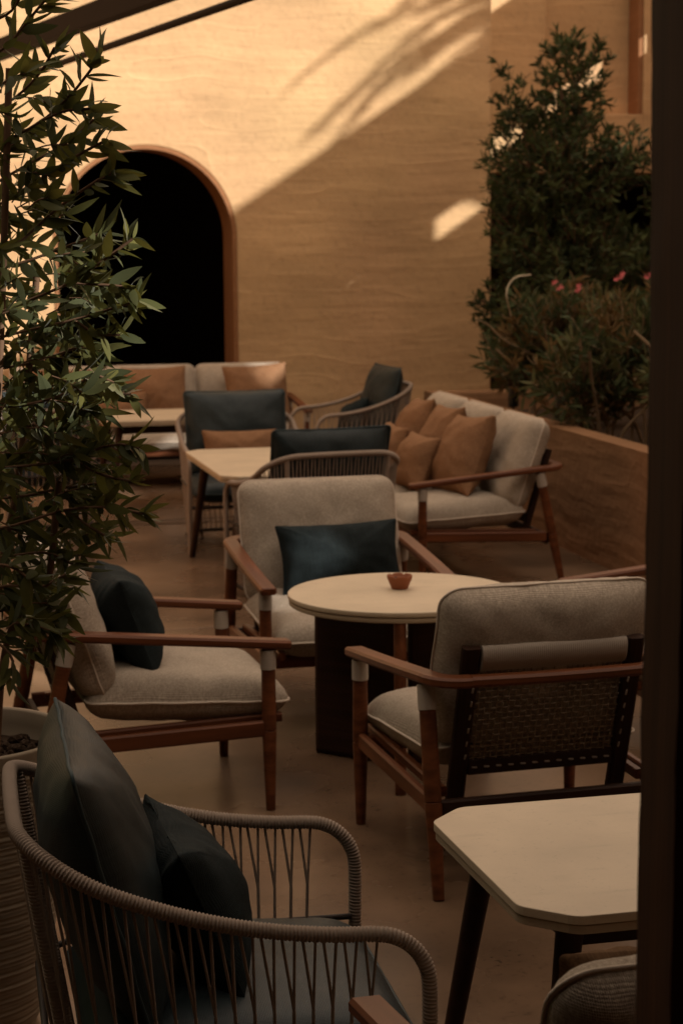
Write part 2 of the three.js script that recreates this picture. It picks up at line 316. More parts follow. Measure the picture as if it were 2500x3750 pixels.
{ // unseen roof, walls and hedge, added to block and bounce light
  const o = thing('unseen_shade_roof', 'unseen timber roof over the viewer, shaped to dim the near end', 'roof', null, V(0, 0, 0), G);  // unseen; its extent is set to dim the near furniture
  const board = (x0, x1, z0, z1) => mesh('roof_board', cbox(x1 - x0, 0.1, z1 - z0, 0.01).translate((x0 + x1) / 2, 2.8, (z0 + z1) / 2), M.post, o);
  board(-5.2, 4.3, -2.1, 4.2); board(-5.2, 1.0, -2.9, -2.102); board(1.002, 1.75, -3.9, -2.102); board(2.65, 4.3, -3.9, -2.102); board(1.752, 2.648, -3.9, -3.2);
  const w = thing('added_rear_wall', 'unseen tall dark wall added behind the viewer to cut fill light', 'wall', null, V(0, 0, 0), G);  // added to darken faces turned towards the camera
  mesh('wall_panel', cbox(16, 14, 0.2, 0.01).translate(-0.3, 7, 4.6), M.darkwall, w);
  const gw = thing('added_bounce_wall', 'unseen terracotta wall added past the left edge to bounce warm light', 'wall', null, V(0, 0, 0), G);  // added reflector: warms the floor and chairs from the left
  mesh('wall_panel', cbox(0.25, 2.8, 7.6, 0.01).translate(-0.55, 1.4, -11.6), M.bounceWall, gw);
  const l = thing('added_hedge', 'unseen dark hedge added along the open side to block low sky light', 'hedge', null, V(0, 0, 0), G);  // added to keep low sky light off the terrace
  const hg = new THREE.BoxGeometry(0.9, 8.0, 22, 6, 40, 90).translate(-5.6, 4.0, -6.3), hp = hg.attributes.position; for (let i = 0; i < hp.count; i++) { const q = 0.12 * nz(hp.getY(i) * 3, hp.getZ(i) * 3, hp.getX(i)); hp.setX(i, hp.getX(i) + q); } hg.computeVertexNormals();
  mesh('added_hedge_body', hg, std(0.04, 0.06, 0.022, 1), l);
}
{ // beams that cross the top of the picture
  const beam = (name, label, a, b, w, h) => { const o = thing(name, label, 'beam', 'pergola beams', V(0, 0, 0)); const d = b.clone().sub(a), L = d.length(); const g = cbox(w, h, L, 0.008); g.applyMatrix4(new THREE.Matrix4().compose(a.clone().add(b).multiplyScalar(0.5), new THREE.Quaternion().setFromUnitVectors(V(0, 0, 1), d.normalize()), V(1, 1, 1))); mesh('beam_body', g, M.beam, o); return o; };
  const A = V(-2.434, 3.2, -14.699), B = V(-1.248, 3.2, -11.902), C = V(-2.375, 2.9, -14.29), D = V(-0.4355, 2.9, -9.31);
  const ext = (a, b, k0, k1) => [a.clone().addScaledVector(b.clone().sub(a), -k0), a.clone().addScaledVector(b.clone().sub(a), k1)];
  beam('pergola_beam', 'thick dark pergola beam crossing the top corner above the leafy shrub', ...ext(A.setY(3.175), B.setY(3.175), 0.75, 2.4), 0.1, 0.13);
  const ro = thing('pergola_rail', 'thin dark pergola rail below the thick beam', 'beam', 'pergola beams', V(0, 0, 0)); const [r0, r1] = ext(C, D, 0.4, 1.6); mesh('rail_body', rod(r0, r1, 0.02, 0.02, 18), M.beam, ro);
}
{
  const o = thing('timber_post', 'dark rough timber post at the right edge of the picture', 'post', null, V(0.424, 0, -2.0), 0.02);
  const g = new THREE.BoxGeometry(0.2, 2.7, 0.2, 6, 90, 6).translate(0, 1.35, 0), p = g.attributes.position, u = g.attributes.uv;
  for (let i = 0; i < p.count; i++) { const y = p.getY(i); p.setX(i, p.getX(i) + 0.006 * nz(0, y * 1.3, 2.2) + 0.0022 * nz(p.getX(i) * 9, y * 14, p.getZ(i) * 9)); p.setZ(i, p.getZ(i) + 0.004 * nz(4, y * 2, 0)); u.setXY(i, y, (p.getX(i) + p.getZ(i)) * 1.2); }
  g.computeVertexNormals(); mesh('shaft', g, M.post, o);
}

// ---------------------------------------------------------------- lounge chair and sofa
const unitStrand = new THREE.CylinderGeometry(1, 1, 1, 6, 1);
function strand(name, a, b, r, mat, parent) {
  const m = mesh(name, unitStrand, mat, parent), d = b.clone().sub(a);
  m.position.copy(a).add(b).multiplyScalar(0.5); m.quaternion.setFromUnitVectors(V(0, 1, 0), d.clone().normalize()); m.scale.set(r, d.length(), r);
  return m;
}
const wav = (n, sp, ph, vertical, lx) => { const pts = []; for (let i = 0; i <= n * 2; i++) { const s = (i / 2 - n / 2) * sp, z = 0.0026 * Math.cos(Math.PI * (i / 2 + ph)); pts.push(vertical ? V(0, s, z) : V(s, 0, z)); } return new THREE.TubeGeometry(new THREE.CatmullRomCurve3(pts), n * 2, 0.0023, 5); };
const caneV = [wav(17, 0.0178, 0, true), wav(17, 0.0178, 1, true)], caneH = [wav(24, 0.0182, 0, false), wav(24, 0.0182, 1, false)];
const stitchGeo = new THREE.CapsuleGeometry(0.0032, 0.011, 3, 6);
function lounge(name, label, category, group, w, seats, detail) {
  const o = thing(name, label, category, group);
  const yF = 0.543, yR = 0.612;
  for (const s of [-1, 1]) {
    const pts = []; for (let i = 0; i <= 8; i++) { const t = i / 8; pts.push(V(s * (w + 0.004 * Math.sin(t * Math.PI)), yF + (yR - yF) * t, 0.396 - 0.72 * t)); }
    for (let i = 1; i <= 6; i++) { const a = (i / 6) * Math.PI / 2; pts.push(V(s * (w - 0.09 * (1 - Math.cos(a))), yR + 0.004 * i / 6, -0.324 - 0.10 * Math.sin(a))); }
    pts.unshift(V(s * w, yF - 0.0008, 0.404));
    mesh('armrest', sweep(pts, 0.062, 0.029, 0.007, [0.8, 1]), M.wood, o);
    const ft = V(s * w, yF - 0.012, 0.332), fb = V(s * w, 0, 0.335), rt = V(s * w, yR - 0.02, -0.305), rb = V(s * (w + 0.006), 0, -0.43);
    mesh('front_leg', merge([rod(fb, fb.clone().lerp(ft, 0.5), 0.0155, 0.024), rod(fb.clone().lerp(ft, 0.5), ft, 0.024, 0.0225)]), M.wood, o);
    mesh('rear_leg', merge([rod(rb, rb.clone().lerp(rt, 0.45), 0.0165, 0.025), rod(rb.clone().lerp(rt, 0.45), rt, 0.025, 0.0235)]), M.wood, o);
    mesh('leg_wrap', wrapRod(ft.clone().lerp(fb, 0.125), ft.clone().lerp(fb, 0.005), 0.0262, 0.0058), M.cord, o);
    mesh('leg_wrap', wrapRod(rt.clone().lerp(rb, 0.125), rt.clone().lerp(rb, 0.005), 0.0272, 0.0058), M.cord, o);
    mesh('side_rail', sweep([V(s * w, 0.272, 0.318), V(s * w, 0.262, 0), V(s * w, 0.252, -0.34)], 0.026, 0.052, 0.006), M.wood, o);
    mesh('seat_bearer', sweep([V(s * (w - 0.05), 0.295, 0.385), V(s * (w - 0.05), 0.272, -0.30)], 0.028, 0.03, 0.005), M.wood, o);
  }
  const railPts = []; for (let i = 0; i <= 12; i++) { const t = i / 12 * 2 - 1; railPts.push(V(-t * (w - 0.0905), 0.616, -0.4245 - 0.012 * (1 - t * t))); }
  mesh('back_rail', sweep(railPts, 0.046, 0.03, 0.008), M.wood, o);
  mesh('front_rail', sweep([V(-w + 0.024, 0.262, 0.325), V(w - 0.024, 0.262, 0.325)], 0.028, 0.05, 0.006), M.wood, o);
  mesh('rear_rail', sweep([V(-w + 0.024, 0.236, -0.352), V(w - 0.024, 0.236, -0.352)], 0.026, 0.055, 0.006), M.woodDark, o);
  // leaning back frame
  const lean = 0.29, hs = w - 0.105, at = (x, t, z = 0) => V(x, 0.315 + t * Math.cos(lean) + z * Math.sin(lean), -0.272 - t * Math.sin(lean) + z * Math.cos(lean));
  for (const s of [-1, 1]) {
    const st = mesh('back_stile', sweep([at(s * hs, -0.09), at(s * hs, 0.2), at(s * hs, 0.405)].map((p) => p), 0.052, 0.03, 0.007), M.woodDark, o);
  }
  mesh('wrapped_top_rail', wrapRod(V(-hs + 0.03, 0, 0), V(hs - 0.03, 0, 0), 0.03, 0.0062, 0.0012, 14).applyMatrix4(new THREE.Matrix4().makeScale(1, 1.35, 0.62)).applyMatrix4(new THREE.Matrix4().makeRotationX(-lean)).translate(0, at(0, 0.368, -0.002).y, at(0, 0.368, -0.002).z), M.cord, o);
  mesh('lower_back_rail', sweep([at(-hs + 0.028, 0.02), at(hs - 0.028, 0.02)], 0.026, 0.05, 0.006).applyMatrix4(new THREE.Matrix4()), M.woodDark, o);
  if (detail) {
    const pan = new THREE.Group(); pan.name = 'woven_panel'; o.add(pan); const c = at(0, 0.19, -0.002); pan.position.copy(c); pan.rotation.x = -lean;
    for (let i = 0; i < 24; i++) { const m = mesh('cane_strand', caneV[i % 2], M.cane, pan); m.position.x = (i - 11.5) * 0.0182; m.rotation.z = 0.02 * Math.sin(i * 5.1); }
    for (let i = 0; i < 17; i++) { const m = mesh('cane_strand', caneH[(i + 1) % 2], M.cane, pan); m.position.y = (i - 8) * 0.0178; m.rotation.z = 0.008 * Math.sin(i * 3.3); }
    for (let i = 0; i < 12; i++) { const m = mesh('lacing_stitch', stitchGeo, M.cord, o); m.position.copy(at((i - 5.5) * 0.037, 0.022, -0.0135)); m.rotation.set(-lean, 0, Math.PI / 2 + 0.1); }
    for (const s of [-1, 1]) for (let i = 0; i < 7; i++) { const m = mesh('lacing_stitch', stitchGeo, M.cord, o); m.position.copy(at(s * (hs - 0.012), 0.06 + i * 0.043, -0.0155)); m.rotation.set(-lean, 0, 0.1); }
  }
  const sw = (2 * w - 0.05) / seats, seatC = cushion(sw - 0.006, 0.66, 0.15, { R: 0.06, corner: 0.045, crown: 0.012, wr: 0.006, q: 0.36 });
  const bw = (2 * w - 0.06) / seats, backC = cushion(bw - 0.004, 0.50, 0.155, { R: 0.06, corner: 0.06, crown: 0.02, wr: 0.008, q: 0.36 });
  for (let i = 0; i < seats; i++) {
    addCushion('seat_cushion', o, seatC, M.linen, M.linenPipe, place((i - (seats - 1) / 2) * sw, 0.365, 0.085, -Math.PI / 2 + 0.055));
    addCushion('back_cushion', o, backC, M.linen, M.linenPipe, place((i - (seats - 1) / 2) * bw, 0.625, -0.265, -0.33));
  }
  return o;
}
const chairGroup = 'teak lounge chairs with pale cushions';
const R = THREE.MathUtils.degToRad;
const C1 = lounge('lounge_chair', 'pale linen lounge chair seen from its side, beside the leafy shrub', 'armchair', chairGroup, 0.353, 1, true);
C1.position.set(-0.653, 0, -6.498); C1.rotation.y = R(105.6);
copyOf(C1, 'pale linen lounge chair seen from behind with its woven cane back', V(0.486, 0, -5.864), R(196.3));
copyOf(C1, 'pale linen lounge chair facing the viewer behind the round table', V(-0.022, 0, -7.676), R(13.9));
copyOf(C1, 'lounge chair at the bottom edge, only its cushion top and armrest tip showing', V(0.485, 0, -2.96), R(196.3));
copyOf(C1, 'lounge chair mostly hidden behind the timber post, one armrest showing', V(1.295, 0, -7.10), R(-75));
const sofa = lounge('sofa', 'long pale sofa with tan pillows along the planter wall', 'sofa', 'teak sofas', 1.08, 3, false);
sofa.position.copy(gp(3.05, 0, -10.98)); sofa.rotation.y = R(-77);
copyOf(sofa, 'pale sofa with tan pillows below the dark arch', gp(2.0, 0, -14.79), G);

// ---------------------------------------------------------------- rope tub chair
function ropeChair(label) {
  const o = thing('rope_chair', label, 'armchair', 'rope tub chairs with blue-grey cushions');
  const w = 0.354, L = 0.732, r = 0.158, hf = 0.586, hb = 0.779, q = 2.4, rf = 0.1;
  const H = (z) => hf + (hb - hf) * Math.pow(Math.max(0, (L / 2 - z) / L), q);
  const half = []; half.push(V(w, 0.0, L / 2 - 0.01), V(w, 0.2, L / 2 - 0.004), V(w, 0.36, L / 2), V(w, hf - rf, L / 2));
  for (let i = 1; i <= 6; i++) { const a = i / 6 * Math.PI / 2, z = L / 2 - rf + rf * Math.cos(a); half.push(V(w, H(z) - rf + rf * Math.sin(a), z)); }
  for (let i = 1; i <= 7; i++) { const z = L / 2 - rf - (L - rf - r) * i / 7; half.push(V(w, H(z), z)); }
  for (let i = 1; i <= 6; i++) { const a = i / 6 * Math.PI / 2, z = -L / 2 + r - r * Math.sin(a); half.push(V(w - r + r * Math.cos(a), H(z), z)); }
  const full = half.concat(half.slice().reverse().map((p) => V(-p.x, p.y, p.z)));
  mesh('wrapped_rail', ridgedTube(full, 0.0155, 0.0072, 0.0028), M.rope, o);
  // plan path shared by the rings, k = 0 right front ... 1 left front
  const plan = (k, ww, zf, zb, rad) => {
    const a = zf - zb - rad, arc = rad * Math.PI / 2, b = 2 * (ww - rad), tot = 2 * a + 2 * arc + b; let s = k * tot;
    if (s <= a) return [ww, zf - s]; s -= a;
    if (s <= arc) { const t = s / rad; return [ww - rad + rad * Math.cos(t), zb + rad - rad * Math.sin(t)]; } s -= arc;
    if (s <= b) return [ww - rad - s, zb]; s -= b;
    if (s <= arc) { const t = s / rad; return [-ww + rad - rad * Math.sin(t), zb + rad - rad * Math.cos(t)]; } s -= arc;
    return [-ww, zb + rad + s];
  };
  const zf = L / 2 - rf + 0.03;
  const topP = (k) => { const [x, z] = plan(k, w, zf, -L / 2, r); return V(x, H(z) - (z > L / 2 - rf ? (rf - Math.sqrt(Math.max(0, rf * rf - (z - L / 2 + rf) ** 2))) : 0) - 0.008, z); };
  const midP = (k) => { const [x, z] = plan(k, w - 0.012, zf, -L / 2 + 0.045, r); return V(x, 0.45, z); };
  const lowP = (k) => { const [x, z] = plan(k, w - 0.03, zf - 0.02, -L / 2 + 0.12, r); return V(x, 0.05, z); };
  const ring = (f, rad, ext) => { const pts = []; for (let i = 0; i <= 60; i++) pts.push(f(i / 60)); if (ext) { pts.unshift(V(w - 0.012, pts[0].y, L / 2 - 0.01)); pts.push(V(-w + 0.012, pts[0].y, L / 2 - 0.01)); } return tube(pts, rad, 120, 8); };
  mesh('seat_frame', ring((k) => midP(k).setY(0.375), 0.007, true), M.frame, o);
  mesh('base_frame', ring(lowP, 0.011, true), M.frame, o);
  mesh('front_bar', tube([V(-w + 0.01, 0.27, L / 2 - 0.012), V(0, 0.27, L / 2 - 0.012), V(w - 0.01, 0.27, L / 2 - 0.012)], 0.011, 8, 8), M.frame, o);
  for (const k of [0.36, 0.64]) mesh('rear_post', ridgedTube([topP(k), topP(k).lerp(lowP(k), 0.33), topP(k).lerp(lowP(k), 0.66), lowP(k).setY(0)], 0.0135, 0.0072, 0.0026, 10), M.rope, o);
  for (const s of [-1, 1]) mesh('rear_foot', rod(V(s * (w - 0.1), 0, -L / 2 + 0.14), V(s * (w - 0.1), 0.05, -L / 2 + 0.135), 0.012, 0.012, 10), M.frame, o);
  const N = 50, d = 0.0037;
  for (let i = 0; i < N; i++) {
    const k = (i + 0.5) / N, kn = (i + 1.5) / N, km = (i + 1) / N;
    if (i < N - 1) {
      const m = midP(km); m.y -= 0.0;
      strand('rope_strand', topP(k + d), m, 0.003, M.rope, o); strand('rope_strand', topP(kn - d), m, 0.003, M.rope, o);
      strand('lower_rope', m, lowP(km), 0.0036, M.rope, o);
    }
  }
  const seatC = cushion(0.66, 0.62, 0.13, { R: 0.06, corner: 0.06, crown: 0.012, wr: 0.004 });
  addCushion('seat_cushion', o, seatC, M.teal, M.tealPipe, place(0, 0.355, 0.055, -Math.PI / 2 + 0.03));
  const backC = cushion(0.62, 0.53, 0.17, { R: 0.15, corner: 0.02, ear: 0.025, crown: 0.02, wr: 0.008 });
  addCushion('back_cushion', o, backC, M.teal, M.tealPipe, place(0, 0.645, -0.20, -0.26));
  return o;
}
const B1 = ropeChair('blue-grey cushioned rope chair in the lower corner with a dark pillow');
B1.position.set(-0.272, 0, -3.761); B1.rotation.y = R(100.7);
copyOf(B1, 'rope chair facing the viewer with a tan lumbar pillow', V(-0.599, 0, -11.892), R(10.7));
copyOf(B1, 'rope chair turned away, its curved rope back right behind the pale lounge chair', V(-0.136, 0, -9.982), R(200.4));
copyOf(B1, 'farthest rope chair, seen from its side before the shaded wall', V(0.085, 0, -14.262), R(-73.4));
copyOf(B1, 'rope chair hidden behind the leafy shrub', gp(0.95, 0, -12.62), R(195));

// ---------------------------------------------------------------- tables
function chamferTop(a, b, c, r = 0.012) {
  const x = a / 2, y = b / 2, s = new THREE.Shape(), P = [[-x + c, -y], [x - c, -y], [x, -y + c], [x, y - c], [x - c, y], [-x + c, y], [-x, y - c], [-x, -y + c]];
  P.forEach((p, i) => { const q = P[(i + 7) % 8], n = P[(i + 1) % 8], d1 = Math.hypot(p[0] - q[0], p[1] - q[1]), d2 = Math.hypot(n[0] - p[0], n[1] - p[1]);
    const A = [p[0] + (q[0] - p[0]) / d1 * r, p[1] + (q[1] - p[1]) / d1 * r], B = [p[0] + (n[0] - p[0]) / d2 * r, p[1] + (n[1] - p[1]) / d2 * r];
    i ? s.lineTo(...A) : s.moveTo(...A); s.quadraticCurveTo(p[0], p[1], ...B); });
  s.closePath(); return s;
}
function table(name, label, a, b, h, pos, turn, c = 0.085) {
  const o = thing(name, label, 'table', 'pale chamfered tables', pos, turn);
  const slab = (y, d, inset) => new THREE.ExtrudeGeometry(chamferTop(a - inset, b - inset, c, 0.02), { depth: d - 0.004, bevelEnabled: true, bevelSize: 0.002, bevelThickness: 0.002, bevelOffset: -0.002, bevelSegments: 2, curveSegments: 4 }).rotateX(Math.PI / 2).translate(0, y - 0.002, 0);
  mesh('table_top', slab(h, 0.018, 0), M.top, o);
  mesh('table_underlayer', slab(h - 0.0195, 0.017, 0.006), M.topEdge, o);
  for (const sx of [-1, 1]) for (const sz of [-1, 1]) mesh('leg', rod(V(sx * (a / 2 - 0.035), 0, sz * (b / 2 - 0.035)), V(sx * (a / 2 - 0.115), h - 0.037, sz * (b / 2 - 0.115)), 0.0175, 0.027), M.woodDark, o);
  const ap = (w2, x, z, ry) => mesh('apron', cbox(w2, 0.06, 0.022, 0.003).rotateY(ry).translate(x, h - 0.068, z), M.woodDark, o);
  ap(a - 0.27, 0, b / 2 - 0.12, 0); ap(a - 0.27, 0, -b / 2 + 0.12, 0); ap(b - 0.27, a / 2 - 0.12, 0, Math.PI / 2); ap(b - 0.27, -a / 2 + 0.12, 0, Math.PI / 2);
  return o;
}
table('side_table', 'pale chamfered table beside the timber post, nearest of the tables', 0.72, 0.72, 0.62, gp(1.455, 0, -3.636), R(13.9));
table('long_table', 'long pale table between the two blue-grey rope chairs', 0.72, 1.36, 0.62, gp(2.04, 0, -10.62), G);
table('far_table', 'pale table in front of the far sofa, half hidden by leaves', 0.86, 0.86, 0.62, gp(1.87, 0, -13.62), G);
{
  const o = thing('round_table', 'round pale table with a small clay bowl on it', 'table', null, V(0.204, 0, -6.775), R(-2.5));
  const disc = (r, y, d, m, n) => mesh(n, new THREE.LatheGeometry([[0, y - d], [r - 0.004, y - d], [r, y - d + 0.003], [r, y - 0.003], [r - 0.003, y], [0, y]].map((p) => new THREE.Vector2(...p)), 72), m, o);
  const t = disc(0.392, 0.618, 0.018, M.top, 'table_top'); const u = t.geometry.attributes.uv, p = t.geometry.attributes.position; for (let i = 0; i < u.count; i++) u.setXY(i, p.getX(i), p.getZ(i));
  disc(0.388, 0.5985, 0.018, M.topEdge, 'table_underlayer');
  mesh('leg', rod(V(0, 0, 0.362), V(0, 0.612, 0.362), 0.019, 0.021, 16), M.wood, o);
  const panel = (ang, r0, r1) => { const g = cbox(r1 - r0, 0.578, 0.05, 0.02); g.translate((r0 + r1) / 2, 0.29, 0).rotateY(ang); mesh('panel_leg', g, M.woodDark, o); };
  panel(R(148), 0.03, 0.36); panel(R(32), 0.03, 0.36);
  mesh('stretcher', rod(V(0, 0.3, 0.35), V(0, 0.3, 0.02), 0.014, 0.014, 10), M.woodDark, o);
}
function bowl(label, pos) {
  const o = thing('clay_bowl', label, 'bowl', null, pos, 0.4);
  const g = new THREE.LatheGeometry([[0, 0], [0.026, 0], [0.029, 0.003], [0.043, 0.036], [0.0445, 0.048], [0.0415, 0.049], [0.039, 0.038], [0.024, 0.012], [0, 0.011]].map((p) => new THREE.Vector2(...p)), 48);
  const p = g.attributes.position; for (let i = 0; i < p.count; i++) { const a = Math.atan2(p.getZ(i), p.getX(i)); if (p.getY(i) > 0.045) p.setY(i, p.getY(i) - (Math.pow(Math.max(0, Math.sin(a * 6)), 6) * 0.006)); }
  g.computeVertexNormals(); mesh('bowl_body', g, M.clay, o);
  const a = new THREE.IcosahedronGeometry(0.034, 2); const q = a.attributes.position; for (let i = 0; i < q.count; i++) q.setY(i, q.getY(i) * 0.28 + 0.004 * nz(q.getX(i) * 120, q.getZ(i) * 120, 3)); a.computeVertexNormals(); a.translate(0, 0.030, 0);
  mesh('bowl_filling', a, M.ash, o); return o;
}
bowl('small red-brown clay bowl on the round table', V(0.2, 0.618, -6.83));
bowl('small clay bowl on the long table', gp(2.22, 0.62, -10.5));

// ---------------------------------------------------------------- loose pillows
function pillow(label, cat, w, h, t, mat, pos, turn, tilt, roll, ear = 0.075) {
  const c = cushion(w, h, t * 1.15, { R: Math.min(w, h) * 0.40, corner: 0.012, ear, crown: 0.012, wr: 0.012, q: 0.52 });
  const o = thing('throw_pillow', label, 'pillow', cat, pos, turn); const m = place(0, h / 2 * Math.cos(tilt), 0, -tilt, 0, roll);
  addCushion('pillow_body', o, c, mat, null, m); return o;
}
// a pillow standing on a seat: chair position, turn, local offset
function on(chair, x, y, z) { return V(x, y, z).applyAxisAngle(V(0, 1, 0), chair.rotation.y).add(chair.position); }
const find = (l) => scene.children.find((c) => c.userData.label && c.userData.label.includes(l));
const c3 = find('facing the viewer behind'), b2 = find('tan lumbar'), b4 = find('farthest rope'), c4 = find('bottom edge'), s2 = find('below the dark arch');
pillow('dark slate lumbar pillow on the lounge chair behind the round table', 'slate pillows', 0.50, 0.30, 0.15, M.slate, on(c3, 0.03, 0.435, -0.06), c3.rotation.y, 0.36, 0.02);
pillow('dark slate pillow leaning on the chair beside the leafy shrub', 'slate pillows', 0.46, 0.34, 0.17, M.slate, on(C1, 0.02, 0.43, -0.06), C1.rotation.y, 0.34, 0);
pillow('dark slate pillow on the rope chair in the lower corner', 'slate pillows', 0.44, 0.32, 0.15, M.slate, on(B1, 0.02, 0.415, -0.02), B1.rotation.y + 0.05, 0.40, 0, 0.09);
pillow('tan lumbar pillow on the rope chair facing the viewer', 'tan pillows', 0.46, 0.27, 0.14, M.tan, on(b2, 0.0, 0.425, -0.02), b2.rotation.y, 0.32, 0);
pillow('small dark pillow on the farthest rope chair', 'slate pillows', 0.34, 0.26, 0.13, M.slate, on(b4, 0.0, 0.425, 0.0), b4.rotation.y, 0.5, 0.3);
pillow('brown pillow behind the cushion at the bottom edge', 'brown pillows', 0.46, 0.34, 0.15, M.brown, on(c4, -0.05, 0.44, 0.02), c4.rotation.y, 0.3, 0);
pillow('large tan pillow at the near end of the long sofa', 'tan pillows', 0.5, 0.46, 0.19, M.tan, on(sofa, 0.62, 0.435, -0.02), sofa.rotation.y + 0.12, 0.38, 0.06);
pillow('large tan pillow in the middle of the long sofa', 'tan pillows', 0.5, 0.46, 0.19, M.tan, on(sofa, 0.06, 0.435, -0.05), sofa.rotation.y, 0.36, 0.05);
pillow('large tan pillow at the far end of the long sofa', 'tan pillows', 0.5, 0.46, 0.19, M.tan, on(sofa, -0.5, 0.435, -0.05), sofa.rotation.y - 0.1, 0.36, 0.08);
pillow('small tan pillow in front of the large ones, middle of the long sofa', 'tan pillows', 0.42, 0.32, 0.15, M.tan, on(sofa, 0.32, 0.435, 0.16), sofa.rotation.y + 0.1, 0.40, 0);
pillow('small tan pillow in front of the far large pillow of the long sofa', 'tan pillows', 0.42, 0.32, 0.15, M.tan, on(sofa, -0.28, 0.435, 0.16), sofa.rotation.y, 0.40, 0);
pillow('square tan pillow on the far sofa under the arch', 'tan pillows', 0.5, 0.46, 0.18, M.tan, on(s2, 0.0, 0.435, -0.03), s2.rotation.y, 0.34, 0.02);
pillow('square tan pillow at the wall end of the far sofa', 'tan pillows', 0.5, 0.46, 0.18, M.tan, on(s2, 0.78, 0.435, -0.05), s2.rotation.y, 0.34, 0.05);
pillow('tan lumbar pillow on the far sofa behind the pale table', 'tan pillows', 0.46, 0.28, 0.15, M.tan, on(s2, -0.3, 0.435, 0.12), s2.rotation.y, 0.36, 0);
pillow('square tan pillow on the far sofa behind the leaves', 'tan pillows', 0.5, 0.46, 0.18, M.tan, on(s2, -0.72, 0.435, -0.05), s2.rotation.y, 0.34, -0.04);

// ---------------------------------------------------------------- leaves
function leafGeo(L, W, curl, fold, seg = 6) { // lance-shaped blade, folded along the midrib and curved, pointing +y
  const P = [], I = []; for (let i = 0; i <= seg; i++) {
    const t = i / seg, wd = W / 2 * Math.pow(Math.sin(Math.PI * Math.pow(t, 0.72)), 0.85) * (i === seg ? 0 : 1), y = L * (t - 0.12 * curl * t * t), z = -curl * L * t * t * 0.5;
    P.push(-wd, y, z + fold * wd, 0, y, z, wd, y, z + fold * wd);
    if (i < seg) { const a = i * 3; I.push(a, a + 1, a + 3, a + 1, a + 4, a + 3, a + 1, a + 2, a + 4, a + 2, a + 5, a + 4); }
  }
  const g = new THREE.BufferGeometry(); g.setAttribute('position', new THREE.Float32BufferAttribute(P, 3)); g.setIndex(I); g.computeVertexNormals(); return g;
}
function leafMatrix(p, dir, spin, s) {
  const q = new THREE.Quaternion().setFromUnitVectors(V(0, 1, 0), dir.clone().normalize()).multiply(new THREE.Quaternion().setFromAxisAngle(V(0, 1, 0), spin));
  return new THREE.Matrix4().compose(p, q, V(s, s, s));
}
const rdir = () => { for (;;) { const v = V(rr(-1, 1), rr(-1, 1), rr(-1, 1)); if (v.lengthSq() < 1 && v.lengthSq() > 0.05) return v.normalize(); } };
// many leaves of one plant in one mesh
function leafMass(mats4, geos) {
  let nv = 0, ni = 0; mats4.forEach((m, i) => { const g = geos[i % geos.length]; nv += g.attributes.position.count; ni += g.index.count; });
  const P = new Float32Array(nv * 3), N = new Float32Array(nv * 3), I = new Uint32Array(ni); let v = 0, k = 0; const a = V(0, 0, 0), nm = new THREE.Matrix3();
  mats4.forEach((m, i) => { const g = geos[i % geos.length], p = g.attributes.position, n = g.attributes.normal; nm.getNormalMatrix(m);
    for (let j = 0; j < g.index.count; j++) I[k++] = g.index.array[j] + v;
    for (let j = 0; j < p.count; j++) { a.fromBufferAttribute(p, j).applyMatrix4(m); P.set([a.x, a.y, a.z], v * 3); a.fromBufferAttribute(n, j).applyMatrix3(nm).normalize(); N.set([a.x, a.y, a.z], v * 3); v++; } });
  const g = new THREE.BufferGeometry(); g.setAttribute('position', new THREE.BufferAttribute(P, 3)); g.setAttribute('normal', new THREE.BufferAttribute(N, 3)); g.setIndex(new THREE.BufferAttribute(I, 1)); return g;
}

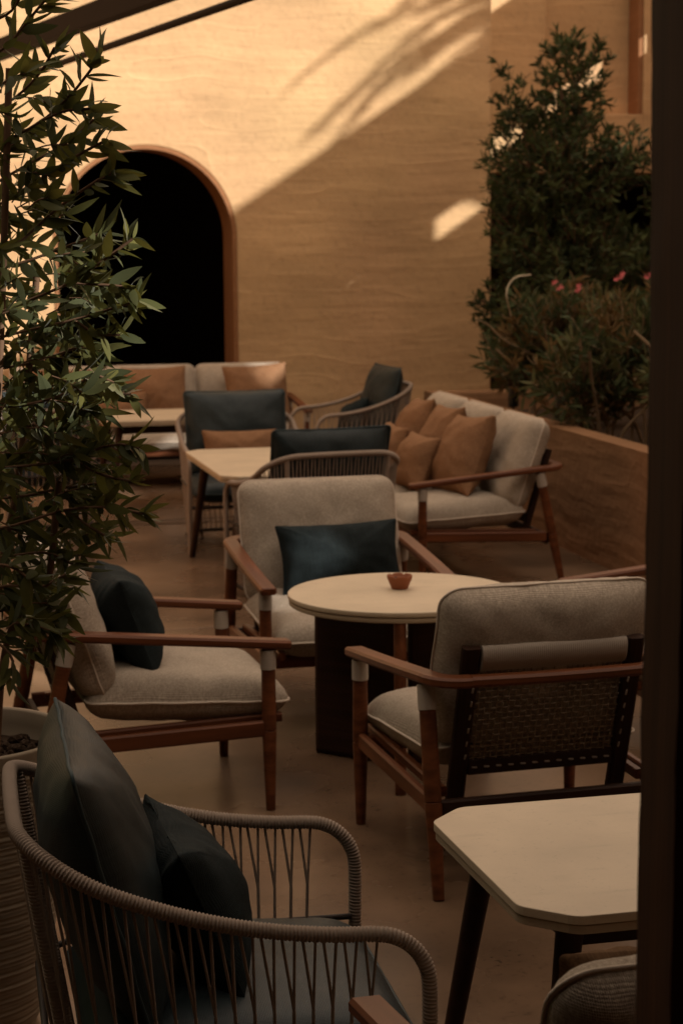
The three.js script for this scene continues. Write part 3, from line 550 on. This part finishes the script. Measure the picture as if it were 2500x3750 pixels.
// ---------------------------------------------------------------- the potted shrub at the near left
{
  const o = thing('potted_shrub', 'tall leafy shrub in a ribbed clay pot at the picture edge', 'plant', null, V(-0.906, 0, -4.5));
  const inv = o.position.clone().negate();
  const prof = []; const H = 0.70; // wall thrown in fine ridges
  prof.push(new THREE.Vector2(0, 0)); for (let i = 0; i <= 190; i++) { const y = H * i / 190; const t = y / H; const r = 0.165 + 0.112 * Math.pow(t, 0.55) - 0.004 * t + 0.0016 * Math.sin(i * 2.1 + 1.3 * Math.sin(i * 0.7)) * (t < 0.965 ? 1 : 0); prof.push(new THREE.Vector2(r, y)); }
  prof.push(new THREE.Vector2(0.272, H + 0.004), new THREE.Vector2(0.262, H + 0.005), new THREE.Vector2(0.254, H), new THREE.Vector2(0.248, H - 0.03), new THREE.Vector2(0.24, H - 0.12), new THREE.Vector2(0, H - 0.12));
  const pg = new THREE.LatheGeometry(prof, 96); { const p = pg.attributes.position; for (let i = 0; i < p.count; i++) { const y = p.getY(i), a = Math.atan2(p.getZ(i), p.getX(i)); if (y > 0.01 && y < H * 0.965) { const k = 1 + 0.006 * nz(a * 3, y * 60, 1) + 0.004 * nz(a * 14, y * 110, 5); p.setX(i, p.getX(i) * k); p.setZ(i, p.getZ(i) * k); } } pg.computeVertexNormals(); }
  mesh('pot', pg, M.pot, o);
  const sg = new THREE.CircleGeometry(0.245, 40).rotateX(-Math.PI / 2); mesh('soil', sg.translate(0, H - 0.06, 0), M.soil, o);
  const chips = []; for (let i = 0; i < 260; i++) { const a = rr(0, 6.283), q = 0.235 * Math.sqrt(rnd()); chips.push(new THREE.Matrix4().compose(V(q * Math.cos(a), H - 0.055, q * Math.sin(a)), new THREE.Quaternion().setFromAxisAngle(rdir(), rr(0, 6)), V(1, 1, 1).multiplyScalar(rr(0.006, 0.015)))); }
  { const ig = new THREE.IcosahedronGeometry(1, 0); const m = mesh('bark_chips', merge(chips.map((m4) => ig.clone().applyMatrix4(m4))), M.soil, o); m.userData.kind = 'stuff'; }
  // a point of the photograph (1568 px wide) at a given distance, in the pot's own axes
  const at = (x, y, z) => { const v = V(x / 1568 * 2 - 1, 1 - y / 2352 * 2, 0.5).unproject(camera).sub(camera.position); return v.multiplyScalar(z / v.z).add(camera.position).add(inv); };
  const twigs = [], spots = [];
  const addTwig = (pts, r0) => { twigs.push({ pts, r0 }); };
  const LG = [leafGeo(0.078, 0.0225, 0.3, 0.12), leafGeo(0.066, 0.023, -0.25, 0.10), leafGeo(0.090, 0.018, 0.55, 0.16), leafGeo(0.072, 0.0215, 0.1, 0.06), leafGeo(0.056, 0.017, 0.7, 0.2), leafGeo(0.082, 0.017, -0.45, 0.12)];
  function foliate(pts, r0, sp, from = 0.12, len = 1) {
    const c = new THREE.CatmullRomCurve3(pts), L = c.getLength(), n = Math.max(4, Math.round(L / sp)); addTwig(pts, r0);
    for (let i = 0; i <= n; i++) {
      const t = from + (1 - from) * i / n, p = c.getPoint(t), d = c.getTangent(t), tip = i > n - 3; const k = tip ? 3 : rnd() < 0.75 ? 2 : 1;
      for (let j = 0; j < k; j++) { const out = rdir(); out.addScaledVector(d, -out.dot(d)).normalize(); const dir = d.clone().multiplyScalar(rr(0.45, 1.0)).addScaledVector(out, rr(0.5, 1.1)).add(V(0, rr(-0.5, 0.25), 0)); spots.push({ p: p.clone(), dir, s: rr(0.55, 1.2) * len }); }
    }
  }
  const branches = [ // x, y, distance down each branch
    [[-90, 160, -4.5], [10, 110, -4.42], [70, 40, -4.4], [120, -20, -4.38]], [[-60, 60, -4.6], [20, 30, -4.55], [60, -30, -4.5]],
    [[-100, 380, -4.55], [0, 330, -4.45], [100, 275, -4.4], [165, 215, -4.36], [232, 128, -4.34]], [[100, 275, -4.4], [150, 255, -4.36], [205, 250, -4.34]],
    [[-80, 260, -4.6], [10, 240, -4.6], [90, 170, -4.55], [125, 110, -4.5]], [[-80, 520, -4.5], [30, 450, -4.45], [120, 395, -4.4], [190, 350, -4.38], [245, 322, -4.35]],
    [[-60, 450, -4.65], [60, 380, -4.6], [150, 330, -4.58], [215, 275, -4.55]], [[-80, 620, -4.5], [40, 560, -4.42], [130, 480, -4.38], [215, 420, -4.35], [262, 395, -4.34]],
    [[-80, 640, -4.65], [60, 600, -4.62], [170, 560, -4.6], [235, 535, -4.57]], [[-100, 760, -4.4], [40, 700, -4.33], [160, 650, -4.3], [235, 600, -4.28], [305, 548, -4.26]],
    [[160, 650, -4.3], [240, 655, -4.28], [300, 660, -4.26]], [[-90, 800, -4.45], [60, 760, -4.4], [170, 735, -4.36], [270, 705, -4.33], [318, 690, -4.3]],
    [[170, 735, -4.36], [220, 765, -4.34], [275, 770, -4.32]], [[-90, 860, -4.6], [40, 840, -4.55], [130, 815, -4.52], [200, 790, -4.5]],
    [[-90, 940, -4.4], [60, 930, -4.36], [160, 900, -4.33], [215, 862, -4.3], [262, 880, -4.28]], [[160, 905, -4.33], [235, 905, -4.3], [300, 905, -4.28]],
    [[-80, 1010, -4.55], [30, 990, -4.5], [120, 965, -4.45], [190, 945, -4.42]], [[-90, 1080, -4.4], [60, 1070, -4.36], [170, 1055, -4.32], [260, 1020, -4.28], [320, 1030, -4.26]],
    [[170, 1058, -4.32], [235, 1090, -4.3], [300, 1105, -4.27]], [[-90, 1150, -4.5], [50, 1140, -4.45], [150, 1120, -4.42], [225, 1110, -4.4]],
    [[-80, 1230, -4.4], [40, 1205, -4.34], [150, 1172, -4.3], [250, 1165, -4.27], [330, 1180, -4.25]], [[150, 1172, -4.3], [200, 1205, -4.28], [240, 1230, -4.27]],
    [[-80, 1290, -4.45], [40, 1275, -4.4], [110, 1270, -4.37], [175, 1300, -4.34]], [[-70, 1370, -4.4], [20, 1345, -4.36], [90, 1350, -4.33], [150, 1320, -4.3]],
    [[-60, 1420, -4.5], [30, 1400, -4.46], [90, 1420, -4.44], [130, 1465, -4.42]], [[-60, 1470, -4.4], [0, 1480, -4.37], [30, 1520, -4.35], [15, 1570, -4.34]], [[-60, 1300, -4.3], [20, 1300, -4.26], [70, 1330, -4.22]],
  ];
  for (const b of branches) { const pts = b.map(([x, y, z]) => at(x, y, z)); foliate(pts, 0.0034, 0.024); }
  for (let i = 0; i < 100; i++) { // short inner shoots, thick near the stems and thin towards the outline
    const y = 200 + 1300 * Math.pow(rnd(), 0.7), x = -60 + 210 * Math.pow(rnd(), 1.15) * (y > 500 && y < 1250 ? 1.05 : 0.75), z = rr(-4.75, -4.25), a = rr(-0.9, 0.6), l = rr(45, 110);
    foliate([at(x, y, z), at(x + l * 0.5 * Math.cos(a), y + l * 0.5 * Math.sin(a) - 6, z + 0.02), at(x + l * Math.cos(a), y + l * Math.sin(a), z + rr(0, 0.08))], 0.0018, 0.021, 0.1, 0.95);
  }
  for (const [dx, dz, hx, hy, hz] of [[0, 0, -0.02, 2.35, 0.05], [0.06, 0.05, 0.2, 2.2, 0.12], [-0.06, 0.06, 0.1, 1.9, 0.2], [0.05, -0.06, 0.22, 1.75, -0.05], [0.1, 0.02, 0.28, 1.3, 0.1]])
    mesh('stem', tube([V(dx, 0.60, dz), V(dx * 1.3 + 0.02, 0.95, dz * 1.2), V((dx + hx) * 0.6, 0.6 + (hy - 0.6) * 0.6, (dz + hz) * 0.6), V(hx, hy, hz)], 0.008, 30, 8), M.bark, o);
  mesh('twigs', merge(twigs.map(({ pts, r0 }) => tube(pts, r0, 10, 5))), M.bark, o).userData.kind = 'stuff';
  spots.forEach((s) => { s.m = leafMatrix(s.p, s.dir, rr(0, 6.283), s.s); s.near = s.p.z + s.p.x * 0.8; });
  spots.sort((a, b) => b.near - a.near);
  spots.slice(0, 300).forEach((s, i) => { const m = mesh('leaf', LG[i % 6], leaves[(i * 7) % 4], o); s.m.decompose(m.position, m.quaternion, m.scale); });
  const rest = spots.slice(300); for (let k = 0; k < 3; k++) { const g = rest.filter((_, i) => i % 3 === k).map((s) => s.m); const m = mesh('inner_foliage', leafMass(g, LG), leaves[k], o); m.userData.kind = 'stuff'; }
}

// ---------------------------------------------------------------- shrubs behind the planter wall
function shrub(name, label, group, base, blobs, nLeaf, L, W, mats, stems, barkM) {
  const o = thing(name, label, 'shrub', group, base); const sets = mats.map(() => []), twig = [];
  const LG = [leafGeo(L, W, 0.3, 0.25, 4), leafGeo(L * 0.85, W, -0.2, 0.2, 4), leafGeo(L * 1.1, W * 0.9, 0.5, 0.3, 4)];
  const vol = blobs.map((b) => b[3] * b[3] * b[4]), tot = vol.reduce((a, b) => a + b, 0);
  blobs.forEach(([x, y, z, rx, ry], bi) => {
    const shoots = Math.round(nLeaf / 11 * vol[bi] / tot);
    for (let i = 0; i < shoots; i++) {
      const d = rdir(), q = Math.pow(rnd(), 0.4), p = V(x + d.x * rx * q, y + d.y * ry * q, z + d.z * rx * q), dir = d.clone().multiplyScalar(0.7).add(V(0, rr(0.2, 0.9), 0)).normalize(), l = rr(0.10, 0.22);
      twig.push(tube([p.clone().addScaledVector(dir, -l), p.clone().addScaledVector(dir, -l * 0.4).add(V(rr(-0.01, 0.01), 0, 0)), p], 0.003, 3, 4));
      const k = Math.floor(rnd() * mats.length);
      for (let j = 0; j < 11; j++) { const out = rdir(); out.addScaledVector(dir, -out.dot(dir)).normalize(); sets[k].push(leafMatrix(p.clone().addScaledVector(dir, -l * rr(0, 0.8)), dir.clone().multiplyScalar(rr(0.4, 1)).addScaledVector(out, rr(0.6, 1)), rr(0, 6.28), rr(0.7, 1.15))); }
    }
  });
  sets.forEach((s, k) => { if (s.length) mesh('foliage', leafMass(s, LG), mats[k], o).userData.kind = 'stuff'; });
  mesh('twigs', merge(twig), barkM, o).userData.kind = 'stuff';
  for (const [x0, z0, x1, y1, z1, r] of stems) mesh('stem', tube([V(x0, 0, z0), V(x0 * 0.8 + x1 * 0.2, y1 * 0.35, z0 + (z1 - z0) * 0.3), V(x1 * 0.7 + x0 * 0.3, y1 * 0.7, z1 * 0.7), V(x1, y1, z1)], r, 16, 7), barkM, o);
  return o;
}
const dk = [leafMat(0.050, 0.064, 0.021, 0.25), leafMat(0.066, 0.080, 0.025, 0.25), leafMat(0.038, 0.052, 0.019, 0.25)];
shrub('tall_shrub', 'tall dark green shrub against the set-back wall', null, V(1.68, 0, -15.2), [
  [-0.05, 2.35, 0, 0.60, 0.55], [0.08, 2.95, 0, 0.34, 0.45], [-0.35, 2.75, 0.05, 0.2, 0.32], [0.48, 2.4, 0, 0.30, 0.28], [-0.44, 3.05, 0, 0.10, 0.14], [0.1, 1.7, 0, 0.65, 0.4], [-0.12, 1.25, 0.05, 0.6, 0.45], [-0.38, 1.9, 0.1, 0.25, 0.4]], 16000, 0.085, 0.022, dk,
  [[0, 0, 0, 2.9, 0, 0.022], [0.08, 0.05, -0.3, 2.6, 0.1, 0.015], [-0.05, 0, 0.4, 2.3, 0, 0.015]], M.bark);
shrub('dark_shrub', 'dense dark shrub filling the shade below the set-back wall', null, V(2.42, 0, -15.6), [
  [0.05, 1.5, 0, 0.65, 0.55], [-0.4, 1.0, 0.1, 0.6, 0.5], [0.15, 2.15, 0, 0.28, 0.22], [0.3, 0.9, 0.2, 0.5, 0.4], [-0.5, 1.6, 0, 0.4, 0.4]], 11000, 0.085, 0.022, dk,
  [[0, 0, 0.1, 2.1, 0, 0.02], [0.06, 0.05, -0.2, 1.6, 0.1, 0.014]], M.bark);
function oleander(label, pos, seedBlobs, n) {
  const o = shrub('oleander', label, 'oleanders in the planter', pos, seedBlobs, n, 0.115, 0.02, oleanderLeaf,
    Array.from({ length: 12 }, () => [rr(-0.25, 0.25), rr(-0.2, 0.2), rr(-0.45, 0.45), rr(0.35, 0.75), rr(-0.3, 0.3), rr(0.006, 0.011)]), M.paleBark);
  return o;
}
const petal = leafGeo(0.024, 0.02, 0.4, 0.1, 4);
function flowers(o, list) {
  for (const [x, y, z, n] of list) for (let i = 0; i < n; i++) {
    const c = V(x + rr(-0.03, 0.03), y + rr(-0.02, 0.03), z + rr(-0.03, 0.03)), up = V(rr(-0.5, 0.3), rr(0.1, 0.7), rr(0.5, 1)).normalize(), f = [];
    for (let k = 0; k < 5; k++) { const a = k / 5 * 6.283, d = V(Math.cos(a), Math.sin(a), 0.25).applyQuaternion(new THREE.Quaternion().setFromUnitVectors(V(0, 0, 1), up)); f.push(leafMatrix(c, d, 1.57, 1)); }
    mesh('flower', leafMass(f, [petal]), pinkPetal, o);
  }
}
{
  const a = oleander('straggly oleander with pink flowers at the far end of the planter', V(1.46, 0.55, -13.2), [[0, 0.75, 0, 0.42, 0.28], [-0.28, 0.5, 0, 0.3, 0.3], [0.3, 0.45, 0, 0.38, 0.32]], 3600);
  flowers(a, [[-0.07, 0.95, 0.35, 4], [0.05, 0.93, 0.35, 3], [0.35, 1.02, 0.2, 2]]);
  const b = oleander('oleander in the middle of the planter behind the sofa end', V(1.75, 0.55, -12.0), [[0, 0.62, 0, 0.45, 0.35], [0.3, 0.8, 0, 0.35, 0.3], [-0.3, 0.42, 0, 0.35, 0.3]], 4200);
  flowers(b, [[0.06, 1.02, 0.3, 3], [0.12, 1.0, 0.3, 3], [0.2, 0.8, 0.3, 3], [-0.12, 1.0, 0.3, 2]]);
  mesh('bare_branch', tube([V(-0.05, 0.72, 0.4), V(0.1, 0.6, 0.45), V(0.22, 0.58, 0.46), V(0.36, 0.46, 0.46)], 0.009, 20, 7), M.paleBark, b);
  oleander('oleander nearest the timber post in the planter', V(2.1, 0.55, -10.9), [[0, 0.5, 0, 0.45, 0.35], [0.2, 0.75, 0, 0.35, 0.3]], 3000);
  mesh('bare_branch', tube([V(-0.2, 0.5, 0.2), V(-0.42, 0.62, 0.25), V(-0.5, 0.70, 0.25), V(-0.58, 0.74, 0.25)], 0.005, 16, 6), M.paleBark, a);
  mesh('bare_branch', tube([V(-0.35, 0.75, 0.2), V(-0.38, 0.92, 0.2), V(-0.33, 1.0, 0.2), V(-0.22, 1.02, 0.2)], 0.0055, 16, 6), M.paleBark, a);
}
for (const [X, Z, l] of [[4.18, -12.9, 'small black garden spotlight in the planter, farther of two'], [4.2, -12.0, 'small black garden spotlight in the planter, nearer of two']]) {
  const o = thing('garden_spotlight', l, 'lamp', 'garden spotlights', gp(X, 0.55, Z), 0.3);
  mesh('stake', rod(V(0, 0, 0), V(0, 0.12, 0), 0.008, 0.008, 8), M.black, o); mesh('lamp_body', new THREE.LatheGeometry([[0, 0.12], [0.034, 0.12], [0.036, 0.13], [0.036, 0.26], [0.031, 0.26], [0.03, 0.225], [0, 0.225]].map((p) => new THREE.Vector2(...p)), 20), M.black, o);
}
// leaf sprays added to break the slot beam, and a palm: only shade shows
shrub('slot_leaves', 'unseen leaf sprays added across the slot of the side building to break its beam', null, gp(8.3, 0, -11.4), [
  [-1.1, 4.34, -4.6, 0.3, 0.10], [-0.85, 4.36, -3.5, 0.3, 0.10], [-0.6, 4.34, -2.6, 0.3, 0.09], [-0.28, 4.37, -1.3, 0.25, 0.08], [0.3, 4.34, 1.3, 0.35, 0.10]], 1300, 0.12, 0.035, dk,
  [[0, 0, 0, 4.2, -1, 0.02], [0, -1, -0.3, 4.2, -2, 0.02]], M.bark);
{
  const o = thing('shade_palm', 'palm beyond the side building, out of view, dappling the wall', 'palm', null, gp(9.7, 0, -12.15), G);
  mesh('trunk', rod(V(0.25, 0, 0), V(0, 6.25, 0), 0.14, 0.10, 12), M.bark, o);
  const LG = [leafGeo(0.42, 0.034, 0.35, 0.15, 5), leafGeo(0.36, 0.03, 0.2, 0.15, 5)];
  for (let f = 0; f < 18; f++) {
    const az = Math.PI + rr(-0.35, 0.75), el = -0.3 + 0.75 * ((f * 7) % 18) / 18, L = rr(1.2, 2.1), d = V(Math.cos(az) * Math.cos(el), Math.sin(el), -Math.sin(az) * Math.cos(el)), c = V(0, 6.25, 0);
    const pts = [c.clone(), c.clone().addScaledVector(d, L * 0.4), c.clone().addScaledVector(d, L * 0.75).add(V(0, -0.12 * L, 0)), c.clone().addScaledVector(d, L).add(V(0, -0.34 * L, 0))], cur = new THREE.CatmullRomCurve3(pts), ms = [];
    for (let i = 3; i < 26; i++) { const t = i / 26, p = cur.getPoint(t), tan = cur.getTangent(t), side = tan.clone().cross(V(0, 1, 0)).normalize(); for (const s2 of [-1, 1]) ms.push(leafMatrix(p, tan.clone().multiplyScalar(0.9).addScaledVector(side, s2 * rr(0.6, 1.0)).add(V(0, rr(-0.5, 0.05), 0)), rr(-0.4, 0.4), rr(0.75, 1.1) * (1.15 - 0.6 * t))); }
    const fr = mesh('frond', tube(pts, 0.012, 14, 5), M.bark, o); mesh('leaflets', leafMass(ms, LG), dk[f % 3], fr).userData.kind = 'stuff';
  }
}

renderer.render(scene, camera);
